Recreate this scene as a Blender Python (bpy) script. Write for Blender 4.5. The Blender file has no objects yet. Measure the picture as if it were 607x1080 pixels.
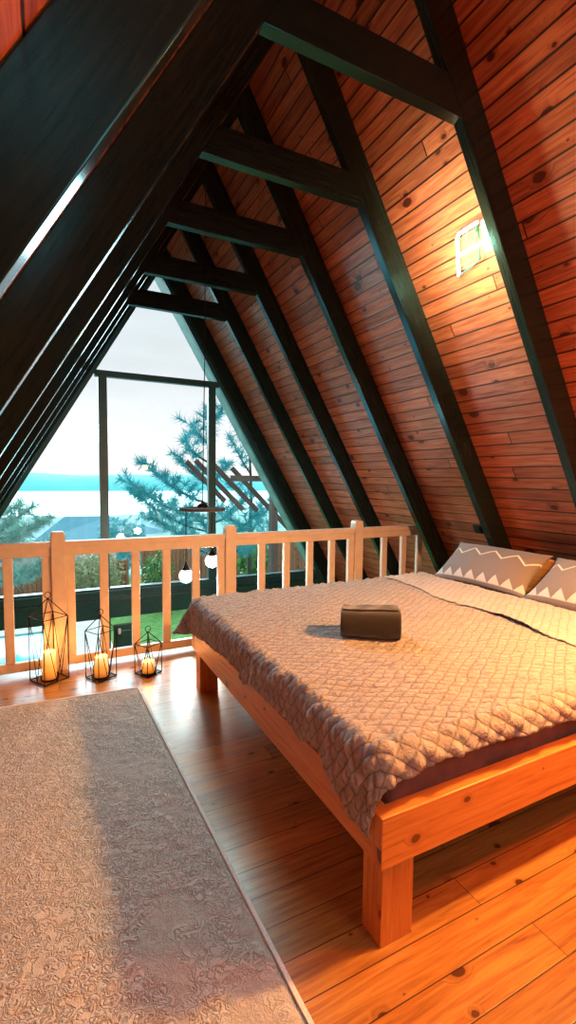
import bpy, math, random
from mathutils import Vector, Matrix, noise
random.seed(4)
C = bpy.context.scene.collection
PI = math.pi

# ------------------------------------------------------------------ materials
def hexc(h, a=1.0):
    h = h.lstrip('#'); o = []
    for i in (0, 2, 4):
        c = int(h[i:i+2], 16) / 255
        o.append(c/12.92 if c <= .04045 else ((c+.055)/1.055)**2.4)
    return (*o, a)

class NT:
    def __init__(s, name):
        s.m = bpy.data.materials.new(name); s.m.use_nodes = True
        s.t = s.m.node_tree; s.n = s.t.nodes; s.l = s.t.links
        s.n.clear()
        s.out = s.n.new('ShaderNodeOutputMaterial')
        s.b = s.n.new('ShaderNodeBsdfPrincipled')
        s.l.new(s.b.outputs[0], s.out.inputs[0])
    def put(s, inp, v):
        if isinstance(v, bpy.types.NodeSocket): s.l.new(v, inp)
        elif v is not None: inp.default_value = v
    def math(s, op, a, b=None, c=None, clamp=False):
        n = s.n.new('ShaderNodeMath'); n.operation = op; n.use_clamp = clamp
        s.put(n.inputs[0], a)
        if b is not None: s.put(n.inputs[1], b)
        if c is not None: s.put(n.inputs[2], c)
        return n.outputs[0]
    def uv(s):
        t = s.n.new('ShaderNodeUVMap'); t.uv_map = 'UVMap'
        sp = s.n.new('ShaderNodeSeparateXYZ'); s.l.new(t.outputs[0], sp.inputs[0])
        return sp.outputs[0], sp.outputs[1]
    def comb(s, x, y, z=0.0):
        n = s.n.new('ShaderNodeCombineXYZ')
        s.put(n.inputs[0], x); s.put(n.inputs[1], y); s.put(n.inputs[2], z); return n.outputs[0]
    def obj(s):
        return s.n.new('ShaderNodeTexCoord').outputs['Object']
    def noise(s, vec, scale=5, detail=3, rough=.5, dist=0):
        n = s.n.new('ShaderNodeTexNoise'); s.put(n.inputs['Vector'], vec)
        n.inputs['Scale'].default_value = scale; n.inputs['Detail'].default_value = detail
        n.inputs['Roughness'].default_value = rough; n.inputs['Distortion'].default_value = dist
        return n.outputs['Fac']
    def vor(s, vec, scale=5, feature='F1', out='Distance', rnd=1):
        n = s.n.new('ShaderNodeTexVoronoi'); n.voronoi_dimensions = '2D'; n.feature = feature; s.put(n.inputs['Vector'], vec)
        n.inputs['Scale'].default_value = scale; n.inputs['Randomness'].default_value = rnd
        return n.outputs[out]
    def wn(s, v):
        n = s.n.new('ShaderNodeTexWhiteNoise'); n.noise_dimensions = '1D'; s.put(n.inputs['W'], v)
        return n.outputs['Value']
    def ramp(s, f, stops):
        n = s.n.new('ShaderNodeValToRGB'); s.l.new(f, n.inputs[0]); e = n.color_ramp.elements
        while len(e) < len(stops): e.new(.5)
        for el, (p, c) in zip(e, stops): el.position = p; el.color = c if len(c) == 4 else (*c, 1)
        return n.outputs[0]
    def mr(s, v, a, b, c=0.0, d=1.0):
        n = s.n.new('ShaderNodeMapRange'); s.put(n.inputs[0], v)
        for i, x in enumerate((a, b, c, d)): n.inputs[i+1].default_value = x
        return n.outputs[0]
    def mix(s, f, a, b, bt='MIX'):
        n = s.n.new('ShaderNodeMix'); n.data_type = 'RGBA'; n.blend_type = bt
        s.put(n.inputs[0], f); s.put(n.inputs[6], a); s.put(n.inputs[7], b); return n.outputs[2]
    def bump(s, h, strength=.5, dist=.01):
        n = s.n.new('ShaderNodeBump'); s.l.new(h, n.inputs['Height'])
        n.inputs['Strength'].default_value = strength; n.inputs['Distance'].default_value = dist
        s.l.new(n.outputs[0], s.b.inputs['Normal']); return n
    def set(s, **k):
        names = dict(col='Base Color', rough='Roughness', metal='Metallic', em='Emission Color', ems='Emission Strength',
                     coat='Coat Weight', spec='Specular IOR Level', trans='Transmission Weight', sss='Subsurface Weight',
                     sheen='Sheen Weight')
        for a, v in k.items(): s.put(s.b.inputs[names[a]], v)
        return s

def wood_mat(name, light, mid, dark, board=.1, gap=.04, length=2.4, rough=.4, var=.35, knots=1.0, bump=.35, coat=0.0, gapcol=None, kcell=.22):
    """u runs along the grain, v across, both in metres"""
    s = NT(name); u, v = s.uv()
    rowf = s.math('DIVIDE', v, board); row = s.math('FLOOR', rowf); fr = s.math('FRACT', rowf)
    r1 = s.wn(row)
    us = s.math('ADD', u, s.math('MULTIPLY', r1, 17.3))
    seg = s.math('FLOOR', s.math('DIVIDE', us, length)); sf = s.math('FRACT', s.math('DIVIDE', us, length))
    r2 = s.wn(s.math('ADD', s.math('MULTIPLY', row, 3.17), s.math('MULTIPLY', seg, 7.91)))
    # knots first, they bend the grain
    kv = s.comb(s.math('DIVIDE', us, kcell*1.5), s.math('DIVIDE', s.math('ADD', v, s.math('MULTIPLY', r2, .03)), kcell), 0.0)
    kd0 = s.vor(kv, 1.0); kc = s.n.new('ShaderNodeSeparateColor'); s.l.new(s.vor(kv, 1.0, out='Color'), kc.inputs[0])
    ks = s.math('ADD', .012, s.math('MULTIPLY', s.math('POWER', kc.outputs[0], 3.5), .13))
    kd = s.math('DIVIDE', s.math('ADD', kd0, s.math('MULTIPLY', s.math('SUBTRACT', s.noise(kv, 9, 2), .5), .05)), ks)
    kn = s.mr(kd, 1.1, .9, 0, 1)
    halo = s.mr(kd, 2.6, .8, 0, 1)
    vec = s.comb(s.math('MULTIPLY', us, 1.1), s.math('ADD', s.math('MULTIPLY', v, 17), s.math('MULTIPLY', halo, .9)), s.math('MULTIPLY', r2, 40))
    g1 = s.noise(vec, 3.0, 5, .6, .6)
    vec2 = s.comb(s.math('MULTIPLY', us, 5), s.math('MULTIPLY', v, 160), r2)
    g2 = s.noise(vec2, 1.0, 3, .6, .1)
    g = s.math('ADD', s.math('MULTIPLY', g1, .75), s.math('MULTIPLY', g2, .25))
    col = s.ramp(g, [(.28, dark), (.47, mid), (.68, light)])
    tone = s.mr(r2, 0, 1, 1-var, 1+var*.35)
    col = s.mix(1.0, col, s.comb(tone, tone, tone), 'MULTIPLY')
    kcol = (dark[0]*.14, dark[1]*.08, dark[2]*.08, 1)
    col = s.mix(s.math('MULTIPLY', kn, .97*knots, clamp=True), col, kcol)
    col = s.mix(s.math('MULTIPLY', halo, .45*knots, clamp=True), col, (dark[0]*.8, dark[1]*.7, dark[2]*.7, 1))
    if gap > 0:
        e = s.math('MINIMUM', fr, s.math('SUBTRACT', 1.0, fr))
        gl = s.mr(e, gap*.35, gap, 1, 0)
        e2 = s.math('MINIMUM', sf, s.math('SUBTRACT', 1.0, sf))
        gl2 = s.mr(s.math('MULTIPLY', e2, length/board), gap*.3, gap*.8, 1, 0)
        gl = s.math('MAXIMUM', gl, gl2)
        col = s.mix(gl, col, gapcol or (dark[0]*.08, dark[1]*.07, dark[2]*.07, 1))
        hgt = s.math('SUBTRACT', s.math('MULTIPLY', g, .12), gl)
    else:
        hgt = s.math('MULTIPLY', g, .25)
    s.bump(hgt, bump, .006)
    s.set(col=col, rough=s.mr(g, .3, .7, rough+.08, rough-.04), coat=coat)
    s.b.inputs['Coat Roughness'].default_value = .18
    return s.m

def plain(name, col, rough=.5, metal=0, nscale=30, namp=.15, bumps=.1, **k):
    s = NT(name); n = s.noise(s.obj(), nscale, 4)
    a = tuple(c*(1-namp) for c in col[:3]) + (1,); b = tuple(min(1, c*(1+namp)) for c in col[:3]) + (1,)
    s.set(col=s.ramp(n, [(.3, a), (.7, b)]), rough=rough, metal=metal, **k)
    if bumps: s.bump(n, bumps, .004)
    return s.m

M = {}
M['roof'] = wood_mat('red stained pine boards', hexc('c9805a'), hexc('a55a3e'), hexc('6a3023'), board=.1, gap=.075, length=5.3, rough=.34, var=.3)
M['floor'] = wood_mat('varnished pine floor', hexc('cf9850'), hexc('b37536'), hexc('77411c'), board=.125, gap=.02, length=3.6, rough=.30, var=.28, bump=.14, coat=.15, kcell=.2)
M['pine'] = wood_mat('orange pine', hexc('e29a50'), hexc('d3843c'), hexc('a65f28'), kcell=.16, board=9, gap=0, length=50, rough=.42, var=.1, bump=.15)
M['pine_dark'] = wood_mat('end grain pine', hexc('a85f2c'), hexc('8f4a20'), hexc('5d2c12'), board=9, gap=0, length=50, rough=.5, var=.1)
M['rail'] = plain('cream painted wood', hexc('dccdbd'), .42, nscale=14, namp=.06)
M['headb'] = wood_mat('pale pine', hexc('e0b482'), hexc('cf9a63'), hexc('aa7440'), board=9, gap=0, length=50, rough=.5, var=.1)
s = NT('black green beam paint'); u, v = s.uv()
n1 = s.noise(s.comb(s.math('MULTIPLY', u, 2), s.math('MULTIPLY', v, 30)), 2, 5, .6, .3); n2 = s.noise(s.obj(), 9, 5, .7)
cc = s.ramp(n1, [(.25, hexc('121512')), (.75, hexc('262a24'))])
cc = s.mix(s.mr(n2, .72, .78, 0, .5), cc, hexc('6b5a42'))
s.set(col=cc, rough=s.mr(n1, .3, .7, .24, .14), spec=.6); s.b.inputs['Specular Tint'].default_value = (.12, .78, 1, 1); s.bump(n1, .1, .002); M['beam'] = s.m  # cyan of the window glints is put into the specular tint
M['frame'] = plain('dark teal window frame', hexc('24504f'), .35, nscale=12)
M['soffit'] = plain('weathered green soffit', hexc('6f8f8c'), .5, nscale=6, namp=.25)
M['metal'] = plain('black wire metal', hexc('191513'), .4, .6, bumps=0)
M['bronze'] = plain('dark bronze', hexc('2c241c'), .35, .8, bumps=0)
M['towel'] = None
s = NT('brown terry towel'); n = s.noise(s.obj(), 420, 3, .7); n3 = s.noise(s.obj(), 14, 3)
s.set(col=s.mix(s.mr(n3, .35, .7), s.ramp(n, [(.3, hexc('120a06')), (.7, hexc('24150e'))]), hexc('1c100a')), rough=.95, sheen=.4)
s.bump(n, .8, .004); M['towel'] = s.m
# quilt: diamond stitching in UV metres
def quilt_mat(name, c1, c2, amp=1.0):
    s = NT(name); u, v = s.uv()
    wob = s.noise(s.comb(u, v), 7, 2); uu = s.math('ADD', u, s.math('MULTIPLY', wob, .03)); vv = s.math('ADD', v, s.math('MULTIPLY', wob, -.02))
    k = 1/.052
    def tri(x):
        f = s.math('FRACT', x); return s.math('MINIMUM', f, s.math('SUBTRACT', 1.0, f))
    a = tri(s.math('MULTIPLY', s.math('ADD', s.math('MULTIPLY', uu, .62), vv), k)); b = tri(s.math('MULTIPLY', s.math('SUBTRACT', s.math('MULTIPLY', uu, .62), vv), k))
    d = s.math('MINIMUM', a, b)
    puff = s.math('POWER', s.math('MULTIPLY', d, 2.0), .5)
    cr = s.noise(s.comb(u, v), 48, 5, .7, 1.2); wr = s.noise(s.comb(u, v), 16, 4, .6, .4)
    h = s.math('ADD', s.math('ADD', puff, s.math('MULTIPLY', cr, 1.3)), s.math('MULTIPLY', wr, 1.6))
    col = s.mix(s.mr(d, .0, .14, 1, 0), s.ramp(wr, [(.3, c1), (.7, c2)]), tuple(x*.7 for x in c1[:3]) + (1,))
    s.set(col=col, rough=.8, sheen=.25); s.bump(h, .95*amp, .014*amp)
    return s.m
M['quilt'] = quilt_mat('beige diamond quilt', hexc('b3a8a6'), hexc('cdc4c1'))
M['quilt_b'] = quilt_mat('plain beige coverlet', hexc('bdb3b0'), hexc('cfc6c3'), .6)
M['lining'] = plain('mauve sheet', hexc('7a5854'), .8, nscale=20)
M['sheet'] = plain('grey blue sheet', hexc('6d6f7d'), .85, nscale=18)
s = NT('grey pillowcase with cream zigzags'); u, v = s.uv()
def zig(off, per, amp, w):
    f = s.math('FRACT', s.math('DIVIDE', u, per)); t = s.math('MULTIPLY', s.math('MINIMUM', f, s.math('SUBTRACT', 1.0, f)), 2*amp)
    d = s.math('ABSOLUTE', s.math('SUBTRACT', s.math('SUBTRACT', v, off), t)); return s.mr(d, w, w*.6, 0, 1), t
z1, t1 = zig(.255, .19, .07, .010)
z2, t2 = zig(.035, .11, .07, .004)
tri_m = s.mr(s.math('SUBTRACT', s.math('ADD', t2, .0), s.math('SUBTRACT', v, .03)), -.003, .003, 0, 1)
tri_m = s.math('MULTIPLY', tri_m, s.mr(v, .028, .034, 0, 1))
wv = s.noise(s.comb(u, v), 220, 2)
col = s.mix(z1, s.ramp(wv, [(.3, hexc('776c6c')), (.7, hexc('8d8280'))]), hexc('e6dcc4'))
col = s.mix(s.math('MULTIPLY', tri_m, .85), col, hexc('d8d6d4'))
s.set(col=col, rough=.8, sheen=.2); s.bump(s.noise(s.comb(u, v), 12, 4, .6, .5), .5, .012); M['pillow'] = s.m
# rug
s = NT('cream carved pile rug'); o = s.obj()
w = s.noise(o, 9, 2); 
worm = s.noise(o, 31, 2, .5, 1.5); fib = s.noise(o, 260, 3, .7)
ridge = s.math('ABSOLUTE', s.math('SUBTRACT', worm, .5)); rg = s.mr(ridge, 0, .10, 0, 1)
flat = s.mr(s.noise(o, 3.2, 2, .5, .8), .56, .62, 0, 1)
rg2 = s.math('ADD', s.math('MULTIPLY', rg, s.math('SUBTRACT', 1.0, s.math('MULTIPLY', flat, .75))), s.math('MULTIPLY', flat, .15))
col = s.mix(s.mr(rg2, 0, .6), hexc('c6beb3'), hexc('efe9e0'))
col = s.mix(s.mr(fib, .35, .7, .0, .35), col, hexc('9c9082'))
s.set(col=col, rough=.95, sheen=.3)
s.bump(s.math('ADD', rg2, s.math('MULTIPLY', fib, .6)), .8, .013); M['rug'] = s.m
M['rug_edge'] = plain('pale rug binding', hexc('e8e6e4'), .9, nscale=200, bumps=0)
# candle
s = NT('lit ivory wax'); u, v = s.uv()
s.set(col=hexc('f0c98a'), rough=.5, em=s.ramp(v, [(0.0, hexc('e0701c')), (.55, hexc('ff9a38')), (1.0, hexc('ffd48a'))]), ems=s.mr(v, 0, 1, .55, 1.25)); M['wax'] = s.m
def emit(name, col, st):
    s = NT(name); s.set(col=col, em=col, ems=st, rough=.4); return s.m
M['flame'] = emit('candle flame', hexc('ffb45a'), 9)
M['globe'] = emit('lit opal glass', hexc('eef8ff'), 5)
M['neon'] = emit('white neon tube', hexc('fffbe8'), 9)
M['neonback'] = plain('dark teal sign edge', hexc('1e5a58'), .3, bumps=0)
M['neon_off'] = plain('pale acrylic', hexc('6f9c93'), .25, bumps=0)
# glass
s = NT('window glass'); s.n.remove(s.b)
tr = s.n.new('ShaderNodeBsdfTransparent'); tr.inputs[0].default_value = (.93, .97, .97, 1)
gl = s.n.new('ShaderNodeBsdfGlossy'); gl.inputs['Roughness'].default_value = .0
fr = s.n.new('ShaderNodeFresnel'); fr.inputs[0].default_value = 1.5
mx = s.n.new('ShaderNodeMixShader'); s.l.new(s.math('MULTIPLY', fr.outputs[0], 1.0, clamp=True), mx.inputs[0])
s.l.new(tr.outputs[0], mx.inputs[1]); s.l.new(gl.outputs[0], mx.inputs[2]); s.l.new(mx.outputs[0], s.out.inputs[0]); M['glass'] = s.m
# outside
M['sea'] = plain('calm pale sea', hexc('a9d4da'), .35, nscale=.02, namp=.1, bumps=0, em=hexc('d0f2f5'), ems=.42)  # emission paints brightness into the water
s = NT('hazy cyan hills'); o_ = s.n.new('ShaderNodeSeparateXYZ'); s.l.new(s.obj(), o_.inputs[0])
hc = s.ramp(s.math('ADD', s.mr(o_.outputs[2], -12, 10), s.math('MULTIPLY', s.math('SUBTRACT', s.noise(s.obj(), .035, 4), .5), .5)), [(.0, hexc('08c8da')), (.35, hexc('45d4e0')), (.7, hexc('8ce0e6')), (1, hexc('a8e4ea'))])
s.set(col=hexc('3a7a80'), rough=.9, em=hc, ems=.72); M['hill'] = s.m  # haze painted as emission, paler towards the hilltops
M['land'] = plain('scrubby slope', hexc('6fa09c'), .9, nscale=.25, namp=.5, bumps=0)
M['lawn'] = plain('green lawn', hexc('4c7f2c'), .9, nscale=6, namp=.4, bumps=.5)
M['deck'] = plain('pale pool coping', hexc('c9c3bd'), .7, nscale=5)
M['water'] = plain('turquoise pool water', hexc('28b9c8'), .08, nscale=2, namp=.15, bumps=.2, em=hexc('1fb6c8'), ems=.35)  # faint glow painted in to keep the pool bright
M['fence'] = wood_mat('reddish fence boards', hexc('c79a80'), hexc('ad7c66'), hexc('85594a'), board=.14, gap=.06, length=30, rough=.75, var=.3)
M['needle'] = plain('blue green pine needles', hexc('48a4ac'), .6, nscale=3, namp=.4, bumps=0, em=hexc('1f9aa6'), ems=.22)  # cyan emission paints haze light onto the backlit needles
M['needle2'] = plain('grey green needles', hexc('8db5ad'), .6, nscale=3, namp=.4, bumps=0, em=hexc('5fa39f'), ems=.15)  # same painted haze glow, greyer and weaker
M['leaf'] = plain('fresh green leaves', hexc('4f8f4a'), .55, nscale=5, namp=.4, bumps=0)
M['leaf2'] = plain('dry pale shrub leaves', hexc('a7b28c'), .7, nscale=5, namp=.35, bumps=0)
M['bark'] = plain('grey brown bark', hexc('4b4440'), .9, nscale=20, namp=.3)
M['pergola'] = wood_mat('weathered slats', hexc('7b6660'), hexc('5e5350'), hexc('3a3c3e'), board=9, gap=0, length=50, rough=.7, var=.2)
M['slate'] = plain('blue roof sheeting', hexc('0c6076'), .7, em=hexc('0aa0bc'), ems=.3, nscale=2, namp=.15)  # cyan glow painted in, lifts the backlit roof
M['white'] = plain('white render', hexc('dfe3e2'), .7, nscale=8, namp=.05)
M['dark'] = plain('dark wall', hexc('23211f'), .8, nscale=8)
M['black'] = plain('black plastic', hexc('0d0d0d'), .4, bumps=0)

# ------------------------------------------------------------------ mesh builder
class MB:
    def __init__(s): s.v = []; s.f = []; s.uv = []; s.mi = []; s.smooth = []
    def face(s, pts, uvs, mi=0, sm=False):
        b = len(s.v); s.v += [Vector(p) for p in pts]; s.f.append(list(range(b, b+len(pts)))); s.uv.append(uvs); s.mi.append(mi); s.smooth.append(sm)
    def hexa(s, P, axis_u, off=0.0, mi=0, skip=()):
        """P: 8 corners indexed by bits x,y,z ; axis_u is the grain direction"""
        q = [((0, 4, 6, 2), 'x-'), ((1, 3, 7, 5), 'x+'), ((0, 1, 5, 4), 'y-'), ((2, 6, 7, 3), 'y+'), ((0, 2, 3, 1), 'z-'), ((4, 5, 7, 6), 'z+')]
        au = Vector(axis_u).normalized()
        for idx, nm in q:
            if nm in skip: continue
            pts = [Vector(P[i]) for i in idx]
            n = (pts[1]-pts[0]).cross(pts[2]-pts[0])
            if n.length < 1e-12: n = Vector((0, 0, 1))
            n.normalize(); a = au - n*au.dot(n)
            if a.length < .2: a = (pts[1]-pts[0])
            a.normalize(); b = n.cross(a)
            s.face(pts, [(p.dot(a)+off, p.dot(b)+off*.37+5) for p in pts], mi)
    def box(s, x0, x1, y0, y1, z0, z1, axis=None, mi=0, off=None):
        P = [(x, y, z) for z in (z0, z1) for y in (y0, y1) for x in (x0, x1)]
        if axis is None:
            d = (x1-x0, y1-y0, z1-z0); i = d.index(max(d)); axis = [0, 0, 0]; axis[i] = 1
        s.hexa(P, axis, random.random()*20 if off is None else off, mi)
        return s
    def obox(s, c, ax, ay, az, dx, dy, dz, mi=0):
        c = Vector(c); ax, ay, az = Vector(ax).normalized(), Vector(ay).normalized(), Vector(az).normalized()
        P = [c+ax*dx/2*i+ay*dy/2*j+az*dz/2*k for k in (-1, 1) for j in (-1, 1) for i in (-1, 1)]
        d = (dx, dy, dz); a = (ax, ay, az)[d.index(max(d))]
        s.hexa(P, a, random.random()*20, mi); return s
    def bar(s, p, q, w, h, up=(0, 0, 1), mi=0):
        p, q = Vector(p), Vector(q); ax = (q-p); L = ax.length; ax.normalize()
        up = Vector(up); ay = up.cross(ax)
        if ay.length < 1e-4: ay = Vector((1, 0, 0)).cross(ax)
        ay.normalize(); az = ax.cross(ay)
        return s.obox((p+q)/2, ax, ay, az, L, w, h, mi)
    def poly_prism(s, pts, d, axis_u, mi=0):
        """pts: planar polygon, d: extrusion vector"""
        pts = [Vector(p) for p in pts]; d = Vector(d); au = Vector(axis_u).normalized(); n = len(pts); off = random.random()*20
        def uvs(P):
            nn = (P[1]-P[0]).cross(P[2]-P[0]).normalized(); a = au-nn*au.dot(nn)
            if a.length < .2: a = P[1]-P[0]
            a.normalize(); b = nn.cross(a); return [(p.dot(a)+off, p.dot(b)+off*.37) for p in P]
        A = pts; B = [p+d for p in pts]
        s.face(A, uvs(A), mi); s.face(B[::-1], uvs(B[::-1]), mi)
        for i in range(n):
            j = (i+1) % n; P = [A[i], B[i], B[j], A[j]]; s.face(P, uvs(P), mi)
        return s
    def tube(s, path, r, n=8, mi=0, closed=False, caps=True):
        path = [Vector(p) for p in path]; rings = []; N = len(path)
        rr = r if hasattr(r, '__len__') else [r]*N
        prev = None
        for i, p in enumerate(path):
            if closed: t = path[(i+1) % N]-path[i-1]
            else: t = path[min(i+1, N-1)]-path[max(i-1, 0)]
            t.normalize()
            if prev is None:
                a = t.orthogonal().normalized()
            else:
                a = prev - t*prev.dot(t); a.normalize()
            prev = a; b = t.cross(a)
            rings.append([p+(a*math.cos(2*PI*k/n)+b*math.sin(2*PI*k/n))*rr[i] for k in range(n)])
        m = N if closed else N-1
        for i in range(m):
            A, B = rings[i], rings[(i+1) % N]
            for k in range(n):
                l = (k+1) % n
                s.face([A[k], A[l], B[l], B[k]], [(i*.1, k/n), (i*.1, (k+1)/n), (i*.1+.1, (k+1)/n), (i*.1+.1, k/n)], mi, True)
        if caps and not closed:
            s.face(rings[0][::-1], [(0, 0)]*n, mi); s.face(rings[-1], [(0, 0)]*n, mi)
        return s
    def lathe(s, c, prof, n=28, mi=0):
        c = Vector(c); L = len(prof); z0 = min(p[1] for p in prof); z1 = max(p[1] for p in prof)
        for i in range(L-1):
            for k in range(n):
                a, b = 2*PI*k/n, 2*PI*(k+1)/n
                def P(j, t): return c+Vector((prof[j][0]*math.cos(t), prof[j][0]*math.sin(t), prof[j][1]))
                def V(j): return (prof[j][1]-z0)/max(1e-6, z1-z0)
                s.face([P(i, a), P(i, b), P(i+1, b), P(i+1, a)], [(k/n, V(i)), ((k+1)/n, V(i)), ((k+1)/n, V(i+1)), (k/n, V(i+1))], mi, True)
        return s
    def grid(s, P, UV, mi=0, flip=False):
        R = len(P); Q = len(P[0])
        b = len(s.v)
        for r in P: s.v += [Vector(p) for p in r]
        for i in range(R-1):
            for j in range(Q-1):
                f = [b+i*Q+j, b+(i+1)*Q+j, b+(i+1)*Q+j+1, b+i*Q+j+1]; uv = [UV[i][j], UV[i+1][j], UV[i+1][j+1], UV[i][j+1]]
                if flip: f.reverse(); uv.reverse()
                s.f.append(f); s.uv.append(uv); s.mi.append(mi); s.smooth.append(True)
        return s
    def build(s, name, mats, parent=None, bevel=0, merge=True, solid=0):
        if not isinstance(mats, (list, tuple)): mats = [mats]
        off = Vector(parent.location) if parent is not None else Vector()
        if parent is not None and parent.parent is not None: off = off + parent.parent.location
        me = bpy.data.meshes.new(name); me.from_pydata([v-off for v in s.v], [], s.f)
        uvl = me.uv_layers.new(name='UVMap'); k = 0
        for u in s.uv:
            for a in u: uvl.data[k].uv = a; k += 1
        for i, p in enumerate(me.polygons): p.material_index = s.mi[i]; p.use_smooth = s.smooth[i]
        for m in mats: me.materials.append(m)
        if merge:
            import bmesh
            bm = bmesh.new(); bm.from_mesh(me); bmesh.ops.remove_doubles(bm, verts=bm.verts, dist=1e-5)
            bmesh.ops.recalc_face_normals(bm, faces=bm.faces); bm.to_mesh(me); bm.free()
        o = bpy.data.objects.new(name, me); C.objects.link(o)
        if parent is not None: o.parent = parent
        if bevel:
            b = o.modifiers.new('bevel', 'BEVEL'); b.width = bevel; b.segments = 2; b.limit_method = 'ANGLE'; b.angle_limit = .7
        if solid:
            b = o.modifiers.new('thick', 'SOLIDIFY'); b.thickness = solid; b.offset = -1
        return o

def tag(o, label=None, cat=None, group=None, kind=None):
    if label: o['label'] = label
    if cat: o['category'] = cat
    if group: o['group'] = group
    if kind: o['kind'] = kind
    return o
def thing(name, loc, label, cat, group=None):
    o = bpy.data.objects.new(name, None); o.empty_display_size = .1; C.objects.link(o); o.location = loc
    return tag(o, label, cat, group)
def struct(name, mb, mat, label=None, cat=None, parent=None, **k):
    o = mb.build(name, mat, parent, **k)
    if parent is None:
        tag(o, label, cat, None, 'structure')
    return o

# ------------------------------------------------------------------ dimensions (metres)
S = 31/30
def SX(v): return v*S
def SZ(v): return 1.5+(v-1.5)*S
XL, XR, ZC, MS = SX(.825), SX(1.935), SZ(3.345), 1.694        # inner corners of the collar ties, slope of the roof
XM = (XL+XR)/2; APEX = ZC+(XR-XL)/2*MS; D = .186; TH = .064
K = math.hypot(1, MS)
BAPEX = APEX + D*K                                # boards apex
def xin(z, side): return XM+side*(APEX-z)/MS
def xbd(z, side): return XM+side*(BAPEX-z)/MS
GY = SX(6.6); ZL = -2.7; BACK = -2.6
NR = Vector((MS, 0, 1)).normalized()              # outward normal of the right slope

# ------------------------------------------------------------------ roof boards
mb = MB()
for sd in (-1, 1):
    z0 = ZL; p0 = Vector((xbd(z0, sd), BACK, z0)); p1 = Vector((XM, BACK, BAPEX)); L = (p1-p0).length; Y1 = GY-.04
    n = Vector((sd*MS, 0, 1)).normalized()*.03
    a, b, c, d = p0, Vector((p0.x, Y1, z0)), Vector((XM, Y1, BAPEX)), p1
    vo = 3 if sd > 0 else 23
    mb.face([a, b, c, d], [(BACK, vo), (Y1, vo), (Y1, vo+L), (BACK, vo+L)])
    A, B, Cc, Dd = [p+n for p in (a, b, c, d)]
    if sd > 0: Cc = Vector((XM, Y1, BAPEX+.05)); Dd = Vector((XM, BACK, BAPEX+.05))
    else: Cc = Vector((XM, Y1, BAPEX+.05)); Dd = Vector((XM, BACK, BAPEX+.05))
    mb.face([A, Dd, Cc, B], [(0, 0)]*4); mb.face([a, A, B, b], [(0, 0)]*4)
struct('ceiling', mb, M['roof'], 'steep roof slopes lined with red stained pine boards', 'ceiling', merge=False)

# overhang beyond the glass
mb = MB()
for sd in (-1, 1):
    a = Vector((xbd(ZL, sd), GY+.06, ZL)); b = Vector((xbd(ZL, sd), GY+.55, ZL)); c = Vector((XM, GY+.55, BAPEX)); d = Vector((XM, GY+.06, BAPEX))
    n = Vector((sd*MS, 0, 1)).normalized()*.08
    for i in (0,):
        ins = -n*1.6
        P = [a+ins, b+ins, Vector((XM, GY+.55, BAPEX-.16*K/1.2)), Vector((XM, GY+.06, BAPEX-.16*K/1.2))]
        mb.face(P, [(0, 0), (.5, 0), (.5, 6), (0, 6)])
        Q = [a+n, b+n, Vector((XM, GY+.55, BAPEX+.1)), Vector((XM, GY+.06, BAPEX+.1))]
        mb.face(Q[::-1], [(0, 0)]*4)
        for u, v in ((0, 1), (1, 2), (2, 3), (3, 0)): mb.face([P[u], P[v], Q[v], Q[u]], [(0, 0)]*4)
struct('trim_1', mb, M['soffit'], 'pale green roof overhang beyond the gable glass', 'trim', merge=False)

# back wall
mb = MB(); mb.poly_prism([(xbd(ZL, -1), BACK-.04, ZL), (xbd(ZL, 1), BACK-.04, ZL), (XM, BACK-.04, BAPEX)], (0, -.1, 0), (1, 0, 0))
struct('wall_back', mb, M['roof'], 'board wall behind the loft', 'wall')

# ------------------------------------------------------------------ loft floor and lower floor
mb = MB(); fx0, fx1 = xbd(0, -1)-.0, xbd(0, 1)+.0
mb.face([(fx0+.0, BACK, 0), (fx1, BACK, 0), (fx1, 4.10, 0), (fx0, 4.10, 0)], [(x, y+3.03) for x, y in ((fx0, BACK), (fx1, BACK), (fx1, 4.1), (fx0, 4.1))])
xa, xb = xbd(-.2, -1), xbd(-.2, 1)
mb.face([(fx0, 4.1, 0), (fx1, 4.1, 0), (fx1, 4.1, -.2), (fx0, 4.1, -.2)], [(0, 0.05), (5, 0.05), (5, .1), (0, .1)])
mb.face([(fx0, BACK, -.2), (fx0, 4.1, -.2), (fx1, 4.1, -.2), (fx1, BACK, -.2)], [(0, 0.05), (5, 0.05), (5, .1), (0, .1)])
struct('floor', mb, M['floor'], 'varnished knotty pine loft floor', 'floor', merge=False)
mb = MB(); mb.box(xbd(ZL, -1), xbd(ZL, 1), BACK, GY+.1, ZL-.1, ZL-.001, axis=(1, 0, 0))
struct('floor', mb, M['floor'], 'lower storey floor seen below the railing', 'floor')

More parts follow.
